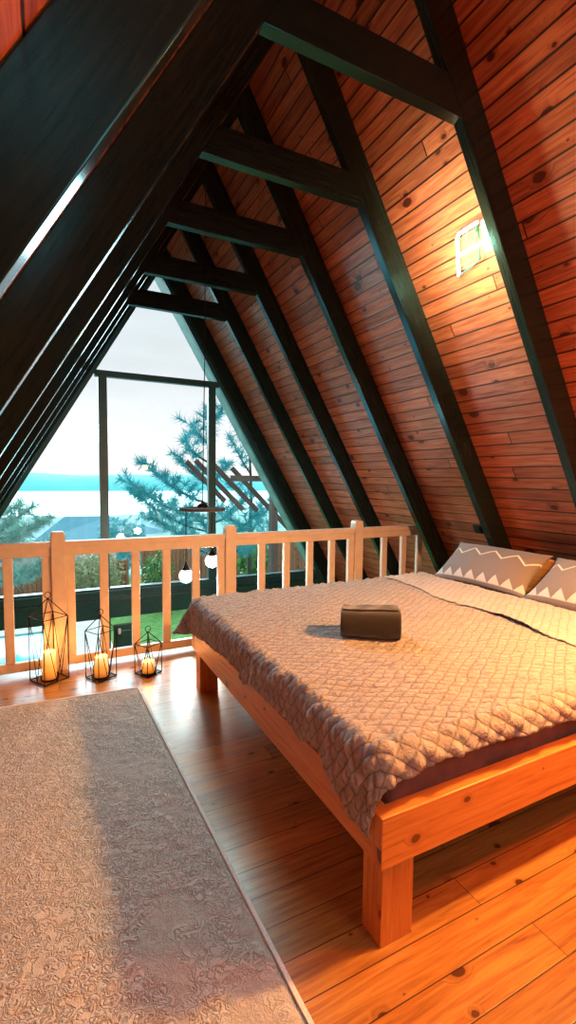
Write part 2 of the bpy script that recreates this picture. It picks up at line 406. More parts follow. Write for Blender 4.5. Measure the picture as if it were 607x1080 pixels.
# ------------------------------------------------------------------ A frame trusses
ty = [SX(q) for q in (.997, 1.899, 2.768, 3.612, 4.56, 5.47, 6.50)]
tl = ['black A-frame truss nearest on the left, its wide rafter filling the top left corner',
      'brown-lit A-frame truss with the highest collar tie, just right of the neon sign',
      'green-lit A-frame truss with the second highest collar tie, standing at the headboard',
      'dark A-frame truss crossing in front of the right end of the white railing',
      'dark A-frame truss just beyond the railing, behind the chandelier cable',
      'dark A-frame truss with the lowest collar tie over the void',
      'black A-frame truss framing the gable window']
for i, (y, lab) in enumerate(zip(ty, tl)):
    t = thing('roof_truss', (XM, y, 0 if i < 4 else ZL), lab, 'roof truss', 'A-frame trusses')
    zb = .003 if i < 4 else ZL+.003
    e = .004/MS*K
    for sd in (-1, 1):
        mb = MB()
        tx = XM+sd*.0005
        pts = [(xin(zb, sd), y, zb), (xbd(zb, sd)-sd*e, y, zb), (tx, y, BAPEX-.006), (tx, y, APEX)]
        mb.poly_prism(pts, (0, TH, 0), (sd*-1, 0, MS))
        mb.build('rafter', M['beam'], t, bevel=.004)
    if i < 6:
        mb = MB(); g = .0008
        mb.poly_prism([(XL+g, y+g, ZC), (XR-g, y+g, ZC), (xin(ZC+.19, 1)-g, y+g, ZC+.19), (xin(ZC+.19, -1)+g, y+g, ZC+.19)], (0, TH-2*g, 0), (1, 0, 0))
        mb.build('collar_tie', M['beam'], t, bevel=.003)

# ------------------------------------------------------------------ gable window
w = bpy.data.objects.new('window_1', None); C.objects.link(w); w.location = (XM, GY, ZL); tag(w, 'tall triangular gable window with dark teal frame looking out to sea', 'window', None, 'structure')
gz = SZ(4.2); ms = 1.70
def gx(z, sd): return XM+sd*(gz-z)/ms
y0, y1 = GY-.03, GY+.05
T0, T1, B0, B1 = SZ(2.765), SZ(2.845), SZ(-.37), SZ(.03); XA, XB = SX(.653), SX(2.10)
for sd in (-1, 1):
    mb = MB(); mb.poly_prism([(gx(ZL, sd), y0, ZL), (xbd(ZL, sd)-sd*.02, y0, ZL), (XM, y0, BAPEX-.03), (XM, y0, gz)], (0, .07, 0), (sd*-1, 0, ms)); mb.build('window_frame', M['frame'], w)
mb = MB(); mb.box(gx(T0+.04, -1), gx(T0+.04, 1), y0-.01, y1, T0, T1); mb.build('transom', M['frame'], w, bevel=.004)
for x in (XA, XB):
    mb = MB(); mb.box(x-.054, x+.054, y0-.012, y1, B1, T0); mb.build('mullion', M['frame'], w, bevel=.004)
    mb = MB(); mb.box(x-.054, x+.054, y0-.012, y1, ZL, B0); mb.build('mullion', M['frame'], w, bevel=.004)
mb = MB(); mb.box(gx(-.2, -1), gx(-.2, 1), y0-.03, y1, B0, B1); mb.box(gx(-.1, -1), gx(-.1, 1), y0-.12, y0-.03, SZ(-.13), SZ(-.10)); mb.box(gx(0, -1), gx(0, 1), y0-.06, y0-.03, SZ(-.02), SZ(.0))
mb.build('window_sill', M['frame'], w, bevel=.003)
mb = MB(); mb.box(gx(ZL, -1), gx(ZL, 1), y0, y1, ZL, ZL+.12); mb.build('bottom_rail', M['frame'], w)
def pane(pts):
    mb = MB(); mb.face([(x, GY+.01, z) for x, z in pts], [(0, 0)]*len(pts)); mb.build('pane', M['glass'], w, merge=False)
pane([(gx(T1, -1), T1), (gx(T1, 1), T1), (XM, gz)])
zz = gz-(XM-XA+.054)*ms
pane([(gx(B1, -1), B1), (XA-.054, B1), (XA-.054, zz)])
pane([(XA+.054, B1), (XB-.054, B1), (XB-.054, T0), (XA+.054, T0)])
zz = gz-(XB+.054-XM)*ms
pane([(XB+.054, B1), (gx(B1, 1), B1), (XB+.054, zz)])
zb = ZL+.12
pane([(gx(zb, -1), zb), (XA-.054, zb), (XA-.054, B0), (gx(B0, -1), B0)])
pane([(XA+.054, zb), (XB-.054, zb), (XB-.054, B0), (XA+.054, B0)])
pane([(XB+.054, zb), (gx(zb, 1), zb), (gx(B0, 1), B0), (XB+.054, B0)])

# open terrace door leaf on the lower storey
t = thing('terrace_door', (.95, 6.5, ZL), 'dark door leaf with a pale lock plate standing below the window sill', 'door')
mb = MB(); mb.box(.735, 1.0, 6.50, 6.55, ZL+.005, -.46); mb.box(.77, .96, 6.485, 6.50, ZL+.2, -.54); mb.build('door_leaf', M['frame'], t, bevel=.005)
mb = MB(); mb.box(.785, .82, 6.46, 6.484, -.58, -.50); mb.build('lock_plate', M['white'], t, bevel=.01)

# ------------------------------------------------------------------ railing
RY = 4.0
r = thing('railing', (1.4, RY, 0), 'cream painted wooden loft railing with square balusters behind the bed', 'railing')
for px in (-.62+.0, .06, 1.44, 2.815):
    if px < -.5: continue
    mb = MB(); mb.box(px-.05, px+.05, RY-.045, RY+.045, .001, 1.05)
    mb.poly_prism([(px-.05, RY-.045, 1.05), (px+.05, RY-.045, 1.05), (px+.038, RY-.045, 1.075), (px-.038, RY-.045, 1.075)], (0, .09, 0), (1, 0, 0)); mb.build('post', M['rail'], r, bevel=.006)
segs = [(xbd(1.0, -1)+.01, .01), (.11, 1.39), (1.49, 2.765), (2.865, xbd(1.0, 1)-.01)]
for a, b in segs:
    mb = MB(); b2 = xbd(.89, 1)-.01 if b > 3 else b
    mb.poly_prism([(a, RY-.035, .955), (b+(b2-b)*.4, RY-.035, .955), (b, RY-.035, 1.0), (a, RY-.035, 1.0)], (0, .07, 0), (1, 0, 0))
    mb.poly_prism([(a, RY-.022, .89), (b2, RY-.022, .89), (b+(b2-b)*.4, RY-.022, .954), (a, RY-.022, .954)], (0, .044, 0), (1, 0, 0)); mb.build('handrail', M['rail'], r, bevel=.004)
for a, b in [(xbd(.1, -1)+.01, .01), (.11, 1.39), (1.49, 2.765), (2.865, xbd(.1, 1)-.01)]:
    mb = MB(); mb.box(a, b, RY-.022, RY+.022, .03, .10); mb.build('bottom_rail', M['rail'], r, bevel=.005)
for x in (-.78, -.53, -.275, -.022, .142, .385, .627, .878, 1.13, 1.358, 1.752, 2.008, 2.262, 2.512, 2.733, 3.16, 3.42, 3.64):
    zt = min(.889, BAPEX-abs(x+.035-XM)*MS-.02, BAPEX-abs(x-.035-XM)*MS-.02)
    mb = MB(); mb.box(x-.032, x+.032, RY-.02, RY+.02, .101, zt); mb.build('baluster', M['rail'], r, bevel=.004)

# ------------------------------------------------------------------ rug
def rugpt(a, b):    # a 0..1 left-right, b 0..1 near-far
    n0 = Vector((-1.02, -.6, 0)); n1 = Vector((.655, -.6, 0)); f0 = Vector((-.98, 3.51, 0)); f1 = Vector((.535, 3.385, 0))
    return (n0*(1-a)+n1*a)*(1-b)+(f0*(1-a)+f1*a)*b
NA, NB = 150, 380; P = []; U = []
for i in range(NA+1):
    row = []; ur = []
    for j in range(NB+1):
        p = rugpt(i/NA, j/NB)
        e = min(i, NA-i, (NB-j), j)/3; e = min(1, e)
        h = .012+.006*noise.noise(p*26)+.004*noise.noise(p*60)
        p = Vector((p.x+.004*noise.noise(p*9)*(1-e), p.y, .004+h*e)); row.append(p); ur.append((p.x, p.y))
    P.append(row); U.append(ur)
t = thing('rug', (-.2, 1.5, 0), 'cream shaggy rug with carved pile lying left of the bed', 'rug')
mb = MB().grid(P, U); mb.build('pile', M['rug'], t, merge=False)
mb = MB()
cs = [rugpt(1.002, 0), rugpt(1.002, 1.001), rugpt(-.003, 1.001)]
mb.bar(cs[0]+Vector((0, 0, .009)), cs[1]+Vector((0, 0, .009)), .014, .016); mb.bar(cs[1]+Vector((0, 0, .007)), cs[2]+Vector((0, 0, .007)), .014, .009)
mb.build('binding', M['rug_edge'], t)

# ------------------------------------------------------------------ bed
BX0, BX1, BY0, BY1 = .89, 3.36, 1.10, 3.26
bed = thing('bed', (2.1, 2.2, 0), 'low orange pine double bed frame with chunky square legs', 'bed')
def part(name, mat, *a, bevel=.004, axis=None):
    mb = MB(); mb.box(*a, axis=axis); return mb.build(name, mat, bed, bevel=bevel)
part('side_rail', M['pine'], BX0, BX1, BY0, BY0+.055, .29, .46)
part('side_rail', M['pine'], BX0, BX1, BY1-.055, BY1, .29, .46)
part('foot_rail', M['pine'], BX0+.001, BX0+.055, BY0+.056, BY1-.056, .291, .459)
for lx, ly in ((.915, 1.125), (.915, 3.135), (3.22, 1.125), (3.22, 3.135)):
    part('leg', M['pine'], lx, lx+.13, ly, ly+.10, .001, .2895, bevel=.003)
part('leg', M['pine'], 2.1, 2.2, 2.15, 2.25, .001, .2895)
part('headboard', M['headb'], BX1+.0, BX1+.03, 1.12, 3.02, .29, .905, bevel=.005)
mb = MB()
for k in range(12): x = 1.0+k*.2; mb.box(x, x+.09, BY0+.056, BY1-.056, .36, .38, axis=(0, 1, 0))
mb.build('slats', M['headb'], bed)

def rbox(x0, x1, y0, y1, z0, z1, r):
    mb = MB(); mb.box(x0, x1, y0, y1, z0, z1); return mb
mb = rbox(.955, 3.34, 1.165, 3.195, .382, .625, .05)
mat_o = mb.build('mattress', M['lining'], None, bevel=.035); tag(mat_o, 'thick mattress under a mauve sheet, showing between quilt and bed frame', 'mattress')
mat_o.modifiers['bevel'].segments = 4
mb = MB(); n = 14
P = []; U = []
for i in range(30):
    row = []; ur = []
    for j in range(60):
        x = 2.95+i/29*.385; y = 1.18+j/59*2.0
        row.append(Vector((x, y, .632+.004*noise.noise(Vector((x*7, y*7, 3)))))); ur.append((x, y))
    P.append(row); U.append(ur)
sh = MB().grid(P, U).build('fitted_sheet', M['sheet'], None, merge=False, solid=.003); tag(sh, 'grey blue sheet showing beside the pillows at the head of the bed', 'sheet')

# ------------------------------------------------------------------ quilts
def lerp_pts(tab, t):
    if t <= tab[0][0]: return tab[0][1]
    for (a, va), (b, vb) in zip(tab, tab[1:]):
        if t <= b:
            f = (t-a)/(b-a); return va+(vb-va)*f
    return tab[-1][1]
X0, YN, YF, ZT, R = .935, 1.175, 3.20, .645, .05
leftdrop = [(1.0, .26), (1.10, .275), (1.2, .28), (1.3, .235), (1.4, .18), (1.5, .165), (1.55, .195), (1.6, .215), (1.66, .185), (1.8, .175), (2.0, .17), (2.1, .185), (2.17, .215), (2.24, .18), (2.5, .18), (2.8, .20), (3.1, .24), (3.3, .29), (3.5, .23)]
neardrop = [(.8, .13), (.95, .12), (1.05, .105), (1.2, .095), (1.5, .10), (1.8, .115), (2.4, .11), (3, .11)]
def arc(a, flare):
    if a <= 0: return 0, 0
    q = R*PI/2
    if a < q: return R*math.sin(a/R), R*(1-math.cos(a/R))
    return R+(a-q)*flare, R+(a-q)*math.sqrt(max(0, 1-flare*flare))
def quilt_pt(x, y):
    """cloth coordinate (x,y) laid over the mattress edge"""
    ax = max(0, X0-x); ay = max(0, YN-y); by = max(0, y-YF); sy = 1 if by > 0 else -1; q = max(ay, by)
    a = math.hypot(ax, q)
    flare = .08+.06*math.sin(y*9+x*3)+(.42 if (by > 0 and ax > 0) else 0)*min(1, by/.05)
    flare = max(.03, flare)
    o, d = arc(a, flare)
    cx = ax/a if a else 0; cy = q/a if a else 0
    px = (X0 if ax else x)-o*cx; py = (y if not q else (YF if by > 0 else YN))+sy*o*cy; pz = ZT-d
    nrm = Vector((-cx, sy*cy, 0))*min(1, a/.05)+Vector((0, 0, 1))*(1-min(1, a/.08)); nrm = nrm.normalized() if nrm.length else Vector((0, 0, 1))
    amp = 1.0 if a == 0 else 1.9
    uu = x*.62; k = 1/.052
    f1 = (uu+y)*k % 1; f2 = (uu-y)*k % 1; dd = min(f1, 1-f1, f2, 1-f2)
    v = Vector((x, y, 0))
    h = .0075*math.sqrt(2*dd)*amp+.006*noise.noise(v*9)*amp+.010*noise.noise(v*3.1)+.006*noise.noise(v*22)*amp+.003*noise.noise(v*45)*amp
    if a == 0: h = max(h, -.006)
    return Vector((px, py, pz))+nrm*(h+.004)
def make_quilt(name, x0f, x1f, nx, ny, mat, dz=0, lip=None):
    P = []; U = []
    for i in range(nx+1):
        row = []; ur = []
        for j in range(ny+1):
            tj = j/ny; fi = i/nx
            # hem positions
            ynear = YN-lerp_pts(neardrop, x0f(.5)+(x1f(.5)-x0f(.5))*fi)
            yfar = YF+.22+.02*math.sin(fi*25)
            y = ynear+(yfar-ynear)*tj
            xa = x0f(y); xb = x1f(y); x = xa+(xb-xa)*fi
            p = quilt_pt(x, y)+Vector((0, 0, dz if YN < y < YF else dz*.6))
            if lip: p = lip(p, x, y, fi)
            row.append(p); ur.append((x, y))
        P.append(row); U.append(ur)
    o = MB().grid(P, U).build(name, [mat, M['lining']], None, merge=False); 
    b = o.modifiers.new('thick', 'SOLIDIFY'); b.thickness = .006; b.offset = 1; b.material_offset_rim = 0; b.material_offset = 1
    return o
seam = [(1.0, 2.36), (1.45, 2.39), (1.8, 2.43), (2.2, 2.47), (2.6, 2.49), (3.25, 2.56), (3.5, 2.57)]
q1 = make_quilt('quilt', lambda y: X0-lerp_pts(leftdrop, y), lambda y: lerp_pts(seam, y)+.05, 190, 240, M['quilt'])
tag(q1, 'beige diamond-stitched quilt hanging over the foot and side of the bed', 'quilt')
def lip(p, x, y, fi):
    e = max(0, 1-fi/.10); c = math.exp(-((y-1.85)/.22)**2); p = p.copy()
    p.z += .004+e*e*(.001+.020*c); p.x += e*.02*math.sin(y*7); return p
q2 = make_quilt('quilt', lambda y: lerp_pts(seam, y), lambda y: 2.99+.015*math.sin(y*4), 60, 200, M['quilt_b'], .006, lip)
tag(q2, 'second beige quilt lying across the pillow end of the bed beyond the dark seam', 'quilt')

# ------------------------------------------------------------------ pillows
def pillow(cy, length, cx, cz, tilt, yaw, label):
    nu, nv = 48, 30; H = .44; T = .105; P = [[], []]; 
    mb = MB(); rot = Matrix.Rotation(yaw, 3, 'Z') @ Matrix.Rotation(tilt, 3, 'Y')
    for side in (1, -1):
        G = []; U = []
        for i in range(nu+1):
            r_ = []; ur = []
            for j in range(nv+1):
                a = -1+2*i/nu; b = -1+2*j/nv
                th = T*((1-abs(a)**2.4)**.7)*((1-abs(b)**2.2)**.7)
                sx = 1-.06*(1-abs(a))*abs(b)**6; sy = 1-.10*(1-b*b)*abs(a)**6
                th += .006*noise.noise(Vector((a*5, b*4, cy+side)))*(1-abs(a)**4)*(1-abs(b)**4)+.012*noise.noise(Vector((a*2, b*2, cy*3)))*(1-a*a)*(1-b*b)
                # local: y along length, z up the face, x thickness (front face is -x)
                loc = Vector((-side*th, -a*length/2*sy, b*H/2*sx))
                r_.append(Vector((cx, cy, cz))+rot @ loc); ur.append(((a+1)/2*length, (b+1)/2*H))
            G.append(r_); U.append(ur)
        mb.grid(G, U, flip=side < 0)
    o = mb.build('pillow', M['pillow']); tag(o, label, 'pillow', 'pillows against the headboard'); return o
pillow(2.66, .86, 3.16, .80, math.radians(50), math.radians(3), 'grey pillow with cream zigzags, nearer the railing at the head of the bed')
pillow(1.79, .86, 3.155, .80, math.radians(52), math.radians(-3), 'grey zigzag pillow cut by the right edge of the photo')

# ------------------------------------------------------------------ towel
def towel():
    t = thing('folded_towel', (1.49, 1.98, .66), 'dark brown folded towel lying on the middle of the quilt', 'towel')
    ax = Vector((.24, -.17, 0)).normalized(); ay = Vector((.17, .24, 0)).normalized(); c = Vector((1.47, 1.95, .663))
    L = .30
    def layer(z0, z1, d0, d1, nm, l=L):
        n = 10; prof = []
        hz = (z1-z0)/2
        for k in range(n+1): a = -PI/2-PI*k/n; prof.append((d0+hz*.9+hz*.9*math.cos(a), (z0+z1)/2+hz*math.sin(a)))
        for k in range(n+1): a = PI/2-PI*k/n; prof.append((d1-hz*.6+hz*.6*math.cos(a), (z0+z1)/2+hz*math.sin(a)))
        mb = MB(); N = 26; G = []; U = []
        for i in range(N+1):
            s_ = -l/2+l*i/N; row = []; ur = []
            for k, (d, z) in enumerate(prof+prof[:1]):
                q = .004*noise.noise(Vector((s_*18, k*.3, z*9)))
                row.append(c+ax*s_+ay*(d+q)+Vector((0, 0, z+q*.6+(.004*math.sin(s_*14) if z > .1 else 0)))); ur.append((s_, k*.02))
            G.append(row); U.append(ur)
        mb.grid(G, U)
        m = len(prof)
        for e, R_ in ((0, G[0]), (1, G[-1])):
            cc_ = sum((p for p in R_[:m]), Vector())/m
            for k in range(m): mb.face([R_[k], R_[k+1], cc_], [(0, 0)]*3, 0, False)
        return mb.build(nm, M['towel'], t)
    layer(0, .140, 0.0, .17, 'fold', L+.01); layer(.1402, .150, .06, .16, 'fold', L-.01)
towel()

# ------------------------------------------------------------------ lanterns
def lantern(cx, cy, hs, ha, ch, half, rot, label, clab):
    t = thing('lantern', (cx, cy, 0), label, 'lantern', 'black wire lanterns in front of the railing')
    c = [Vector((cx+half*math.cos(rot+k*PI/2), cy+half*math.sin(rot+k*PI/2), 0)) for k in range(4)]
    zb = .008; r_ = .0035
    B = [p+Vector((0, 0, zb)) for p in c]; S = [p+Vector((0, 0, hs)) for p in c]; A = Vector((cx, cy, ha))
    mb = MB()
    for k in range(4):
        l = (k+1) % 4
        mb.tube([B[k], B[l]], r_*1.5, 6); mb.tube([S[k], S[l]], r_, 6); mb.tube([B[k], S[k]], r_, 6); mb.tube([S[k], A], r_, 6)
        mid = (B[k]+B[l])/2; ms_ = (S[k]+S[l])/2
        mb.tube([S[k], mid], r_*.8, 6); mb.tube([S[l], mid], r_*.8, 6)
    mb.build('wire_cage', M['metal'], t, merge=False)
    mb = MB(); mb.tube([A+Vector((.02*math.sin(a), 0, .022-.022*math.cos(a))) for a in [2*PI*k/14 for k in range(14)]], .003, 6, closed=True); mb.build('ring', M['metal'], t)
    mb = MB(); mb.lathe((cx, cy, .006), [(0, 0), (.06, 0), (.066, .014), (.062, .014), (.058, .006), (0, .006)]); mb.build('candle_plate', M['metal'], t)
    can = thing('candle', (cx, cy, .0125), clab , 'candle', 'lit candles in the lanterns')
    R_ = .047
    mb = MB(); N = 28
    prof = [(0, 0), (R_, 0), (R_*1.01, ch*.3), (R_*.99, ch*.7), (R_*.97, ch), (R_*.86, ch+.002), (R_*.78, ch-.012), (0, ch-.016)]
    mb.lathe((cx, cy, .0125), prof, N)
    o = mb.build('wax', M['wax'], can)
    mb = MB(); mb.lathe((cx, cy, .0125+ch-.012), [(0, 0), (.006, .004), (.008, .013), (.004, .026), (0, .036)], 12); mb.build('flame', M['flame'], can)
    ld = bpy.data.lights.new('candle_light', 'POINT'); ld.energy = 2.4; ld.color = (1, .36, .09); ld.shadow_soft_size = .03
    lo = bpy.data.objects.new('candle_light', ld); C.objects.link(lo); lo.location = (cx, cy, .0125+ch+.05)
a0 = math.radians(-90-14)
lantern(-.018, 3.822, .475, .61, .20, .132, a0, 'tallest black wire lantern, leftmost before the railing post', 'tallest lit ivory pillar candle, inside the leftmost wire lantern')
lantern(.326, 3.705, .36, .475, .15, .108, a0, 'middle-sized black wire lantern, between the tall one and the short one', 'middle-height lit ivory candle, inside the middle wire lantern')
lantern(.655, 3.63, .235, .325, .085, .098, a0, 'shortest black wire lantern, nearest the bed', 'short squat lit candle, inside the smallest wire lantern nearest the bed')

# ------------------------------------------------------------------ chandelier
ch = thing('chandelier', (1.335, 4.48, 1.19), 'wheel chandelier hanging on a long cable with white globe bulbs', 'chandelier')
cc_ = Vector((1.335, 4.48, 1.19))
mb = MB(); mb.lathe(cc_, [(.165, -.014), (.218, -.014), (.222, 0), (.218, .014), (.165, .014), (.165, -.014)], 48); mb.build('wheel', M['bark'], ch)
mb = MB()
for k in range(3): a = k*PI/3+.3; d = Vector((math.cos(a), math.sin(a), 0)); mb.bar(cc_-d*.17, cc_+d*.17, .014, .010)
mb.build('spokes', M['bronze'], ch)
mb = MB(); mb.lathe(cc_, [(0, .01), (.05, .012), (.055, .03), (.035, .052), (.012, .06), (.008, .09), (0, .09)], 24); mb.build('hub', M['bronze'], ch)
mb = MB(); mb.tube([cc_+Vector((0, 0, .08)), Vector((1.36, 4.48, 2.6)), Vector((1.375, 4.48, BAPEX-.04))], .0045, 6); mb.build('cable', M['bronze'], ch)
for bx, by, bz in ((1.178, 4.50, .545), (1.468, 4.60, .655)):
    g = Vector((bx, by, bz)); top = Vector((bx, by, cc_.z-.013))
    mb = MB(); mb.lathe(g, [(.068*math.sin(PI*k/16), -.068*math.cos(PI*k/16)) for k in range(17)], 24); go = mb.build('globe', M['globe'], ch)
    mb = MB(); mb.lathe(g, [(.040, .055), (.038, .07), (.026, .088), (.012, .12), (.008, .14)], 20); mb.build('lamp_cap', M['bronze'], ch)
    mb = MB(); z = bz+.14
    k = 0
    while z < top.z-.02:
        rr = .012; a = (k % 2)*PI/2; dv = Vector((math.cos(a), math.sin(a), 0))
        mb.tube([Vector((bx, by, z+.014))+dv*rr*.6*math.cos(t_)+Vector((0, 0, .018*math.sin(t_))) for t_ in [2*PI*q/8 for q in range(8)]], .003, 5, closed=True); z += .028; k += 1
    mb.build('chain', M['bronze'], ch)
    ld = bpy.data.lights.new('globe_light', 'POINT'); ld.energy = 28; ld.color = (1, .92, .82); ld.shadow_soft_size = .07
    lo = bpy.data.objects.new('globe_light', ld); C.objects.link(lo); lo.location = (bx, by, bz-.16)

# ------------------------------------------------------------------ neon sign on the roof boards
e_u = Vector((0, -1, 0))                       # reading direction: towards the room's rear
e_s = Vector((1, 0, -MS)).normalized()         # down the slope
n_in = Vector((-MS, 0, -1)).normalized()
O = Vector((xbd(3.09, 1), 2.345, 3.09))+n_in*.045
def sp(u, d, lift=0): return O+e_u*u+e_s*d+n_in*lift
ns = thing('neon_sign', O, 'glowing white neon letter sign fixed to the sloping roof boards', 'neon sign')
mb = MB()
mb.tube([sp(.17, .005), sp(.02, .01), sp(0, .03), sp(-.08, .24)], .011, 8); mb.tube([sp(-.03, .125), sp(.24, .125)], .011, 8)
mb.build('letter_tube', M['neon'], ns)
mb = MB(); mb.tube([sp(-.078, .243), sp(.11, .205)], .006, 8); mb.tube([sp(.17, .005), sp(.14, .11), sp(.11, .205)], .006, 8); mb.tube([sp(.17, .01), sp(.09, .115)], .006, 8)
mb.build('tube_holder', M['neonback'], ns)
mb = MB(); mb.poly_prism([sp(.175, .01, -.03), sp(.27, .0, -.03), sp(.29, .08, -.03), sp(.25, .18, -.03), sp(.14, .19, -.03)], n_in*.01, (0, 1, 0)); mb.build('backing_plate', M['neon_off'], ns)
for u_, d_ in ((.0, .03), (-.06, .2), (.15, .01), (.2, .12)):
    mb = MB(); mb.tube([sp(u_, d_), sp(u_, d_, -.044)], .004, 6); mb.build('stand_off', M['neonback'], ns)
ld = bpy.data.lights.new('neon_light', 'SPOT'); ld.energy = 58; ld.color = (1, .90, .5); ld.shadow_soft_size = .08; ld.spot_size = math.radians(158); ld.spot_blend = .3
lo = bpy.data.objects.new('neon_light', ld); C.objects.link(lo); lo.location = sp(.1, .14, .28); lo.rotation_euler = (-n_in).to_track_quat('-Z', 'Y').to_euler()

# socket
so = Vector((xbd(1.04, 1), 3.17, 1.04))+n_in*.009
mb = MB(); mb.obox(so, (0, 1, 0), e_s, n_in, .085, .085, .018); mb.obox(so+n_in*.011, (0, 1, 0), e_s, n_in, .06, .06, .006)
o = mb.build('wall_socket', M['black'], None, bevel=.004); tag(o, 'small black electrical socket on the boards beside the headboard', 'socket')

# ------------------------------------------------------------------ outside
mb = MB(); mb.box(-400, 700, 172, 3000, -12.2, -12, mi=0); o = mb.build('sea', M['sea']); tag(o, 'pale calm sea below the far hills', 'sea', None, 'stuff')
# hills
G = []; U = []
for i in range(60):
    row = []; ur = []; x = -260+i*12
    for j in range(6):
        h = [0, 10, 17, 21, 17, 4][j]*(.75+.5*noise.noise(Vector((x*.011, j*.25, 2.2))))*(1.12 if x < 60 else max(.6, 1.12-(x-60)*.004))
        row.append(Vector((x, 455+j*25, -12.5+h))); ur.append((x, j))
    G.append(row); U.append(ur)
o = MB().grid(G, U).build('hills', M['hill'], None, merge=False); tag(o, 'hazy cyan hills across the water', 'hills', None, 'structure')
# slope down to the sea
G = []; U = []
for i in range(40):
    row = []; ur = []
    for j in range(16):
        x = -90+i*9; y = 20.2+j*10.4; z = -2.75-(9.4*(j/15)**.8)+.5*noise.noise(Vector((x*.1, y*.1, 0)))*(j > 0)
        row.append(Vector((x, y, z))); ur.append((x, y))
    G.append(row); U.append(ur)
o = MB().grid(G, U).build('ground', M['land'], None, merge=False); tag(o, 'scrubby hillside falling towards the sea', 'ground', None, 'structure')
mb = MB(); mb.box(-14, 16, 6.72, 20.2, -2.9, -2.70); o = mb.build('lawn', M['lawn']); tag(o, 'green lawn below the window', 'lawn', None, 'structure')
mb = MB(); mb.box(-6, 1.35, 8.5, 15.2, -2.699, -2.66); o = mb.build('terrace', M['deck']); tag(o, 'pale stone paving round the pool', 'terrace', None, 'structure')
t = thing('swimming_pool', (-2.4, 12, -2.66), 'turquoise swimming pool seen below the left end of the railing', 'pool')
mb = MB(); mb.box(-5, .15, 9.5, 13.9, -2.659, -2.645); mb.build('water', M['water'], t)
mb = MB()
for a in ((-5.25, .4, 13.9, 14.2), (-5.25, .4, 9.2, 9.5), (.15, .4, 9.5, 13.9), (-5.25, -5, 9.5, 13.9)): mb.box(a[0], a[1], a[2], a[3], -2.659, -2.61)
mb.build('coping', M['white'], t, bevel=.01)
# garden fence: three panels
def fence(x0, x1, y, z1, label):
    t = thing('garden_fence', ((x0+x1)/2, y, -2.7), label, 'fence', 'wooden garden fences')
    mb = MB(); P = [(x, yy, z) for z in (-2.69, z1) for yy in (y, y+.04) for x in (x0, x1)]
    mb.hexa(P, (0, 0, 1), 2.0); mb.build('panel', M['fence'], t)
    x = x0
    while x <= x1+.01:
        mb = MB(); mb.box(x-.05, x+.05, y-.05, y-.001, -2.69, z1+.06); mb.build('post', M['fence'], t); x += (x1-x0)/round((x1-x0)/2.2)
fence(-5.5, 2.6, 18.5, -1.65, 'low reddish board fence beyond the pool')
fence(3.0, 13.0, 17.5, -.85, 'tall reddish board fence beyond the lawn on the right')
mb = MB(); mb.box(-6, 2.3, 19.2, 19.4, -2.69, -1.05); o = mb.build('garden_wall', M['white']); tag(o, 'white garden wall above the low fence', 'wall')

# neighbour's house with blue sheeting roof
t = thing('neighbour_house', (2.0, 31, -6), 'low house with a blue sheeting roof beside the sea', 'house')
mb = MB(); mb.box(-.3, 5.2, 30, 35, -6, -2.2); mb.build('wall', M['white'], t)
mb = MB(); zr = -.55
e = [(-1.0, 29.2, -2.3), (6.6, 29.2, -1.9), (6.6, 35.8, -1.8), (-1.0, 35.8, -2.1)]; rd = [(.9, 32.2, -1.0), (3.4, 32.2, -1.05)]
for f in ([e[0], e[1], rd[1], rd[0]], [e[1], e[2], rd[1]], [e[2], e[3], rd[0], rd[1]], [e[3], e[0], rd[0]]): mb.face(f, [(0, 0)]*len(f))
mb.face(e[::-1], [(0, 0)]*4)
mb.build('roof', M['slate'], t, merge=False)

# skeleton of slanting beams on the right
t = thing('timber_pergola', (4.2, 9.2, -2.7), 'weathered timber frame with slanting parallel beams outside the window', 'pergola')
def sl(x, y, z, L, nm='beam', w=.06, h=.095):
    mb = MB(); p = Vector((x, y, z)); q = p+Vector((.70, -.05, -.71))*L; mb.bar(p, q, w, h); mb.build(nm, M['pergola'], t, bevel=.003)
for x, y, z, L in ((2.42, 9.2, 1.80, 1.1), (2.63, 9.3, 1.83, 1.4), (2.93, 9.4, 1.86, 1.5), (3.6, 8.9, 2.35, 2.9), (4.05, 8.6, 2.06, 1.9), (4.25, 8.3, 1.98, 1.6), (4.45, 9.6, 2.35, 2.2), (4.85, 9.2, 1.7, 1.3), (3.5, 9.6, 1.7, 2.3), (4.4, 8.8, .95, 1.2)):
    sl(x, y, z, L)
mb = MB(); mb.box(4.12, 4.26, 8.9, 9.04, -2.69, 1.55); mb.build('post', M['pergola'], t)
mb = MB(); mb.box(3.3, 5.6, 9.05, 9.12, 1.42, 1.54); mb.build('cross_beam', M['pergola'], t)

